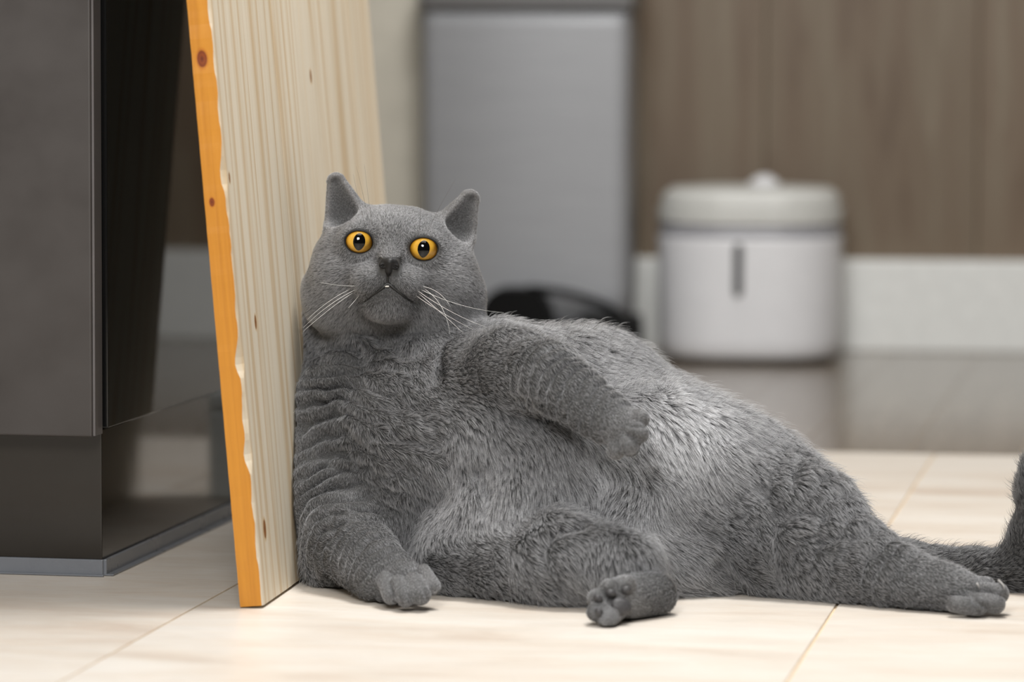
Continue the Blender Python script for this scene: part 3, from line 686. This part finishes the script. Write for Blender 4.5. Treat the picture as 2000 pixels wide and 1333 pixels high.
# nose leather, built like the body from a small field
def small_sdf(name, shapes, mat, vx, pad=0.004):
    los = np.min([s.lo for s in shapes if not s.sub], 0)-pad; his = np.max([s.hi for s in shapes if not s.sub], 0)+pad
    dm_ = np.ceil((his-los)/vx).astype(int); g = np.stack(np.meshgrid(*[los[i]+vx*np.arange(dm_[i]) for i in range(3)], indexing='ij'), -1)
    v_ = np.full(dm_, 0.05)
    for s in shapes: v_ = -smin(-v_, prim_d(s, g), s.k) if s.sub else smin(v_, prim_d(s, g), s.k)
    return cat_mesh(name, *surface_nets(v_, los, vx), mat)
n0 = len(PR); NY = HY-0.0655
cone((751, 511, NY+0.0015, 6.5), (771, 513, NY+0.0015, 6.5), 0.004); cone((761, 513, NY-0.001, 8), (759, 529, NY, 6.5), 0.004)
ell((747, 519, NY+0.0008), (7.5, 8, 6), 20, 0.002); ell((773, 521, NY+0.0008), (7.5, 8, 6), -20, 0.002)
cone((759, 529, NY, 5), (758, 539, NY+0.0015, 2.5), 0.002)
ell((746, 520, NY-0.0030), (5.5, 6, 2.6), -24, 0.0008, sub=True); ell((774, 522, NY-0.0030), (5.5, 6, 2.6), 30, 0.0008, sub=True)
NOSEP = PR[n0:]; del PR[n0:]
M_NOSE = simple('dark_grey_nose_leather', (0.012, 0.0115, 0.012), 0.5, 900, 0.25, spec=0.3)
small_sdf('nose', NOSEP, M_NOSE, 0.0004)
M_LIP = simple('black_lip', (0.012, 0.012, 0.012), 0.5)

# snap helper: first hit of the camera ray with the body gives true depth for the small facial parts
from mathutils.bvhtree import BVHTree
bvh = BVHTree.FromPolygons([tuple(v) for v in CV.tolist()], [tuple(f) for f in CF.tolist()])
def on_body(px, py, out=0.0, fallback=0.0):
    d = W(px, py, 1.0)-cC; d /= np.linalg.norm(d)
    h = bvh.ray_cast(Vector(cC), Vector(d))
    if h[0] is None: return W(px, py, fallback)
    return np.array(h[0])+np.array(h[1])*out
def smooth_line(pts, n=6):
    pts = [np.asarray(p, float) for p in pts]; out = []
    for i in range(len(pts)-1):
        p0, p1, p2, p3 = pts[max(i-1, 0)], pts[i], pts[i+1], pts[min(i+2, len(pts)-1)]
        for t in np.linspace(0, 1, n, endpoint=False):
            out.append(0.5*((2*p1)+(p2-p0)*t+(2*p0-5*p1+4*p2-p3)*t*t+(3*p1-p0-3*p2+p3)*t**3))
    return out+[pts[-1]]
def cat_tube(name, pts, radii, mat, n=6):
    return tube(name, [p-OFF for p in pts], radii, mat, cat, n)
mouth = [(713, 588), (729, 576), (745, 563), (757, 555), (771, 564), (789, 578), (806, 588)]
mp_ = smooth_line([on_body(x, y, 0.0006) for x, y in mouth])
cat_tube('mouth', mp_, list(np.interp(np.linspace(0, 1, len(mp_)), [0, 0.5, 1], [0.0007, 0.0016, 0.0007])), M_LIP)
fp = smooth_line([on_body(x, y, 0.0004) for x, y in ((758, 534), (757, 546), (757, 556))])
cat_tube('philtrum', fp, 0.0010, M_LIP)
M_TOOTH = simple('ivory_tooth', (0.75, 0.73, 0.68), 0.3)
tq = on_body(756, 561, 0.0016)
cat_tube('tooth', [tq+np.array([-0.0016, 0, 0.0]), tq+np.array([0.0016, 0, 0.0001])], 0.0007, M_TOOTH)

# ------------------------------------------------------------------ paw pads and claws
M_PAD = simple('dark_paw_pad', (0.045, 0.043, 0.045), 0.55, 700, 0.3)
PADS = []
def pad(px, py, rx, ry, roll=0, out=0.001):
    c = on_body(px, py, out); s = PXM(c[1]); V = []; F = []; a = math.radians(roll)
    d = W(px, py, 1.0)-cC; d /= np.linalg.norm(d); h = bvh.ray_cast(Vector(cC), Vector(d)); nn = np.array(h[1]) if h[0] else -d
    nn = nn*0.5-d*0.5; nn /= np.linalg.norm(nn)
    u = np.cross([0, 0, 1.0], nn); u /= np.linalg.norm(u); v = np.cross(nn, u); u, v = u*math.cos(a)-v*math.sin(a), u*math.sin(a)+v*math.cos(a)
    for i in range(9):
        th = math.pi*i/8
        for j in range(16):
            f = 2*math.pi*j/16; V.append(c-OFF+u*rx*s*math.sin(th)*math.cos(f)+v*ry*s*math.sin(th)*math.sin(f)+nn*0.0032*math.cos(th))
    for i in range(8):
        for j in range(16): k = (j+1) % 16; F.append((i*16+j, (i+1)*16+j, (i+1)*16+k, i*16+k))
    mesh_obj('paw_pad', V, F, M_PAD, cat, True); PADS.append((c, max(rx, ry)*s*0.95))
pad(1212, 1186, 22, 17, 20); pad(1168, 1170, 11, 8, 40); pad(1193, 1158, 11, 8, 10); pad(1222, 1153, 11, 9, -10); pad(1170, 1197, 10, 8, 60)
M_CLAW = simple('horn_claw', (0.30, 0.29, 0.28), 0.3)
for pts in ([(1950, 1140), (1957, 1146), (1960, 1154)], [(1905, 1142), (1911, 1147), (1913, 1153)]):
    q = [on_body(x, y, 0.0022-0.0004*i, -0.12) for i, (x, y) in enumerate(pts)]; cat_tube('claw', q, [0.0012, 0.0009, 0.0002], M_CLAW)

# ------------------------------------------------------------------ whiskers
M_WHISKER = simple('white_whisker', (0.85, 0.84, 0.80), 0.35); M_BROW = simple('dark_whisker', (0.10, 0.09, 0.08), 0.4)
def whisker(p0, mid, end, y0, y1, mat=None, r=0.00015):
    a = on_body(*p0, -0.001); b = W(*mid, (a[1]*0.55+y1*0.45)-0.012); c = W(*end, y1)
    cat_tube('whisker', bez(a, b, c, 14), list(np.linspace(r, r*0.35, 14)), mat or M_WHISKER, 5)
for p0, mid, end, y1 in (((815, 568), (880, 615), (951, 640), 0.02), ((818, 574), (870, 618), (905, 651), 0.01), ((822, 566), (900, 605), (984, 611), 0.04),
                         ((830, 565), (870, 590), (879, 652), 0.01), ((812, 578), (850, 606), (925, 645), 0.02), ((826, 560), (862, 566), (880, 600), 0.02),
                         ((696, 566), (640, 592), (592, 641), 0.015), ((690, 572), (645, 600), (592, 648), 0.01), ((684, 566), (640, 585), (600, 625), 0.02),
                         ((694, 560), (668, 560), (625, 552), 0.02), ((700, 578), (690, 592), (680, 602), 0.03)):
    whisker(p0, mid, end, 0, y1)
for p0, mid, end, y1 in (((722, 440), (712, 390), (696, 325), 0.04), ((728, 442), (720, 400), (712, 322), 0.04), ((714, 440), (700, 395), (690, 340), 0.045),
                         ((818, 448), (826, 405), (818, 362), 0.05), ((836, 452), (856, 405), (890, 350), 0.05)):
    whisker(p0, mid, end, 0, y1, M_BROW, 0.00013)

# ------------------------------------------------------------------ fur
FUR_N = 500000
tri = np.concatenate([CF[:, [0, 1, 2]], CF[:, [0, 2, 3]]])
A_ = CV[tri[:, 0]]; e1 = CV[tri[:, 1]]-A_; e2 = CV[tri[:, 2]]-A_
ar = 0.5*np.linalg.norm(np.cross(e1, e2), axis=1)
tcn = A_+(e1+e2)/3; tn = CN[tri].mean(1); vd = cC-tcn; vd /= np.linalg.norm(vd, axis=1, keepdims=True)
fc = (tn*vd).sum(1)
dens = np.where(fc > -0.35, 1.0, 0.22)
hw = partw('head', 'ear', 'lip', 'lid', 'paw'); dens *= 1+1.3*hw[tri].mean(1)
dens *= np.clip(1-0.7*partw('lip')[tri].mean(1), 0, 1)*(1-0.5*partw('earin')[tri].mean(1)); dens *= (tcn[:, 2] > 0.003)*(((tcn-B_P)@B_N) > 0.0025)
for ctr, R_, X2, Y2, gz, rx, ry in EYES:
    q = tcn-ctr; x = q@X2; y = q@Y2; z = q@gz
    dens *= ~((x/(rx*1.14))**2+(y/(ry*1.17))**2 < 1) | (z < 0)
for c, r in PADS: dens *= np.linalg.norm(tcn-c, axis=1) > r
q = tcn-W(760, 521, NY); dens *= ~((np.abs(q[:, 0]) < 0.0092) & (np.abs(q[:, 2]) < 0.0068) & (np.abs(q[:, 1]) < 0.012))
pr = ar*dens; pr /= pr.sum()
pick = RNG.choice(len(tri), FUR_N, p=pr)
r1 = np.sqrt(RNG.random(FUR_N)); r2 = RNG.random(FUR_N); bc = np.stack([1-r1, r1*(1-r2), r1*r2], 1)
T = tri[pick]; lerp = lambda a: np.einsum('ij,ij...->i...', bc, a[T])
P0 = lerp(CV); N0 = lerp(CN); N0 /= np.linalg.norm(N0, axis=1, keepdims=True)
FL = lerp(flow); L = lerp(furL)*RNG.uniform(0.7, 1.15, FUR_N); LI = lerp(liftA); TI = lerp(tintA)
# small swirls and tufts
headw = lerp(partw('head', 'ear', 'earin', 'lip', 'paw'))
sw = np.stack([vnoise(P0, 32, s) for s in (11, 12, 13)], 1)*0.50+np.stack([vnoise(P0, 75, s) for s in (14, 15, 16)], 1)*0.22
FL = FL+sw*(1-0.55*headw)[:, None]+RNG.normal(0, 0.10, (FUR_N, 3))
FL -= (FL*N0).sum(1, keepdims=True)*N0; FL /= np.linalg.norm(FL, axis=1, keepdims=True)+1e-9
LI = LI*(1+0.45*vnoise(P0, 70, 21))+RNG.normal(0, 0.06, FUR_N)
guard = (RNG.random(FUR_N) < 0.07) & (headw < 0.3); L = np.where(guard, L*RNG.uniform(1.2, 1.9, FUR_N), L); LI = np.where(guard, LI+0.2, LI)
K = 5
tt = np.linspace(0, 1, K)
up = np.clip(LI, 0.12, 0.85)
pts = np.empty((FUR_N, K, 3), np.float32)
for i, t in enumerate(tt):
    a_ = up*(t-0.35*t*t)*1.25; b_ = (1-up*0.75)*(0.55*t+0.45*t*t)
    pts[:, i] = P0+(L*a_)[:, None]*N0+(L*b_)[:, None]*FL-np.array([0, 0, 1])*(L*0.12*t*t)[:, None]
# tufting: tips drift to the tip of a neighbouring leader hair
from mathutils.kdtree import KDTree
NL = 30000; kd = KDTree(NL)
for i in range(NL): kd.insert(P0[i].tolist(), i)
kd.balance()
find = kd.find
lead = np.fromiter((find(p)[1] for p in P0.tolist()), np.int64, FUR_N)
cl = (np.clip(L/0.011, 0.12, 1.2)*(0.42+0.3*vnoise(P0, 30, 33))*(1-0.6*headw)*np.where(guard, 0.2, 1)*RNG.uniform(0.3, 1.2, FUR_N))
for i, t in enumerate(tt): pts[:, i] += (cl*t**1.5)[:, None]*((pts[lead, i] if i < K-1 else pts[lead, i])-pts[:, i])
# hairs stay on this side of the floor and the board
fl_ = pts.reshape(-1, 3); fl_[:, 2] = np.maximum(fl_[:, 2], 0.0006)
dd = (fl_-B_P)@B_N; fl_ += (np.maximum(0.0006-dd, 0)[:, None]*B_N).astype(np.float32)
cu = bpy.data.hair_curves.new('fur'); cu.add_curves([K]*FUR_N)
cu.points.foreach_set('position', (fl_-OFF).astype(np.float32).ravel())
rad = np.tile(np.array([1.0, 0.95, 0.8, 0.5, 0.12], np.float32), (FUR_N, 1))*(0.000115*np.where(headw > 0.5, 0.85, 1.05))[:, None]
ra = cu.attributes.get('radius') or cu.attributes.new('radius', 'FLOAT', 'POINT'); ra.data.foreach_set('value', rad.astype(np.float32).ravel())
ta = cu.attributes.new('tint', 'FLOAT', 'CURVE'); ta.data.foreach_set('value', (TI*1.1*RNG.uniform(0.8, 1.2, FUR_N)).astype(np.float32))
def make_fur():
    t = NT('blue_grey_fur'); t.t.nodes.remove(t.b)
    hi_ = t.n('ShaderNodeHairInfo'); at = t.n('ShaderNodeAttribute', _attribute_name='tint')
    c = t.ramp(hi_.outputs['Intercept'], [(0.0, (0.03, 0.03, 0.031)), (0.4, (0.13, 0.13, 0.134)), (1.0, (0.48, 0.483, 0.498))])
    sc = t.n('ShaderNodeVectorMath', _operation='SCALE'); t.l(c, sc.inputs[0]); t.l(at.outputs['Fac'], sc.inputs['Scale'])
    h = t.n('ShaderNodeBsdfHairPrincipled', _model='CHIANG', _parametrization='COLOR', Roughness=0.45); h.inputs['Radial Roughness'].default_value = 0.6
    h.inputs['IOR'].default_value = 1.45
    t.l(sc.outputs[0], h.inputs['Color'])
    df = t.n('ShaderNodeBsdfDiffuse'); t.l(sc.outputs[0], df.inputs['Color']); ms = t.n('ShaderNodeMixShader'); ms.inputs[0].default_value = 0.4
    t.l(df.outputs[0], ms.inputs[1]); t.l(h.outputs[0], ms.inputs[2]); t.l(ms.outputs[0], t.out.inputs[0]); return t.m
cu.materials.append(make_fur())
fur = link(bpy.data.objects.new('fur', cu), cat); fur['kind'] = 'stuff'
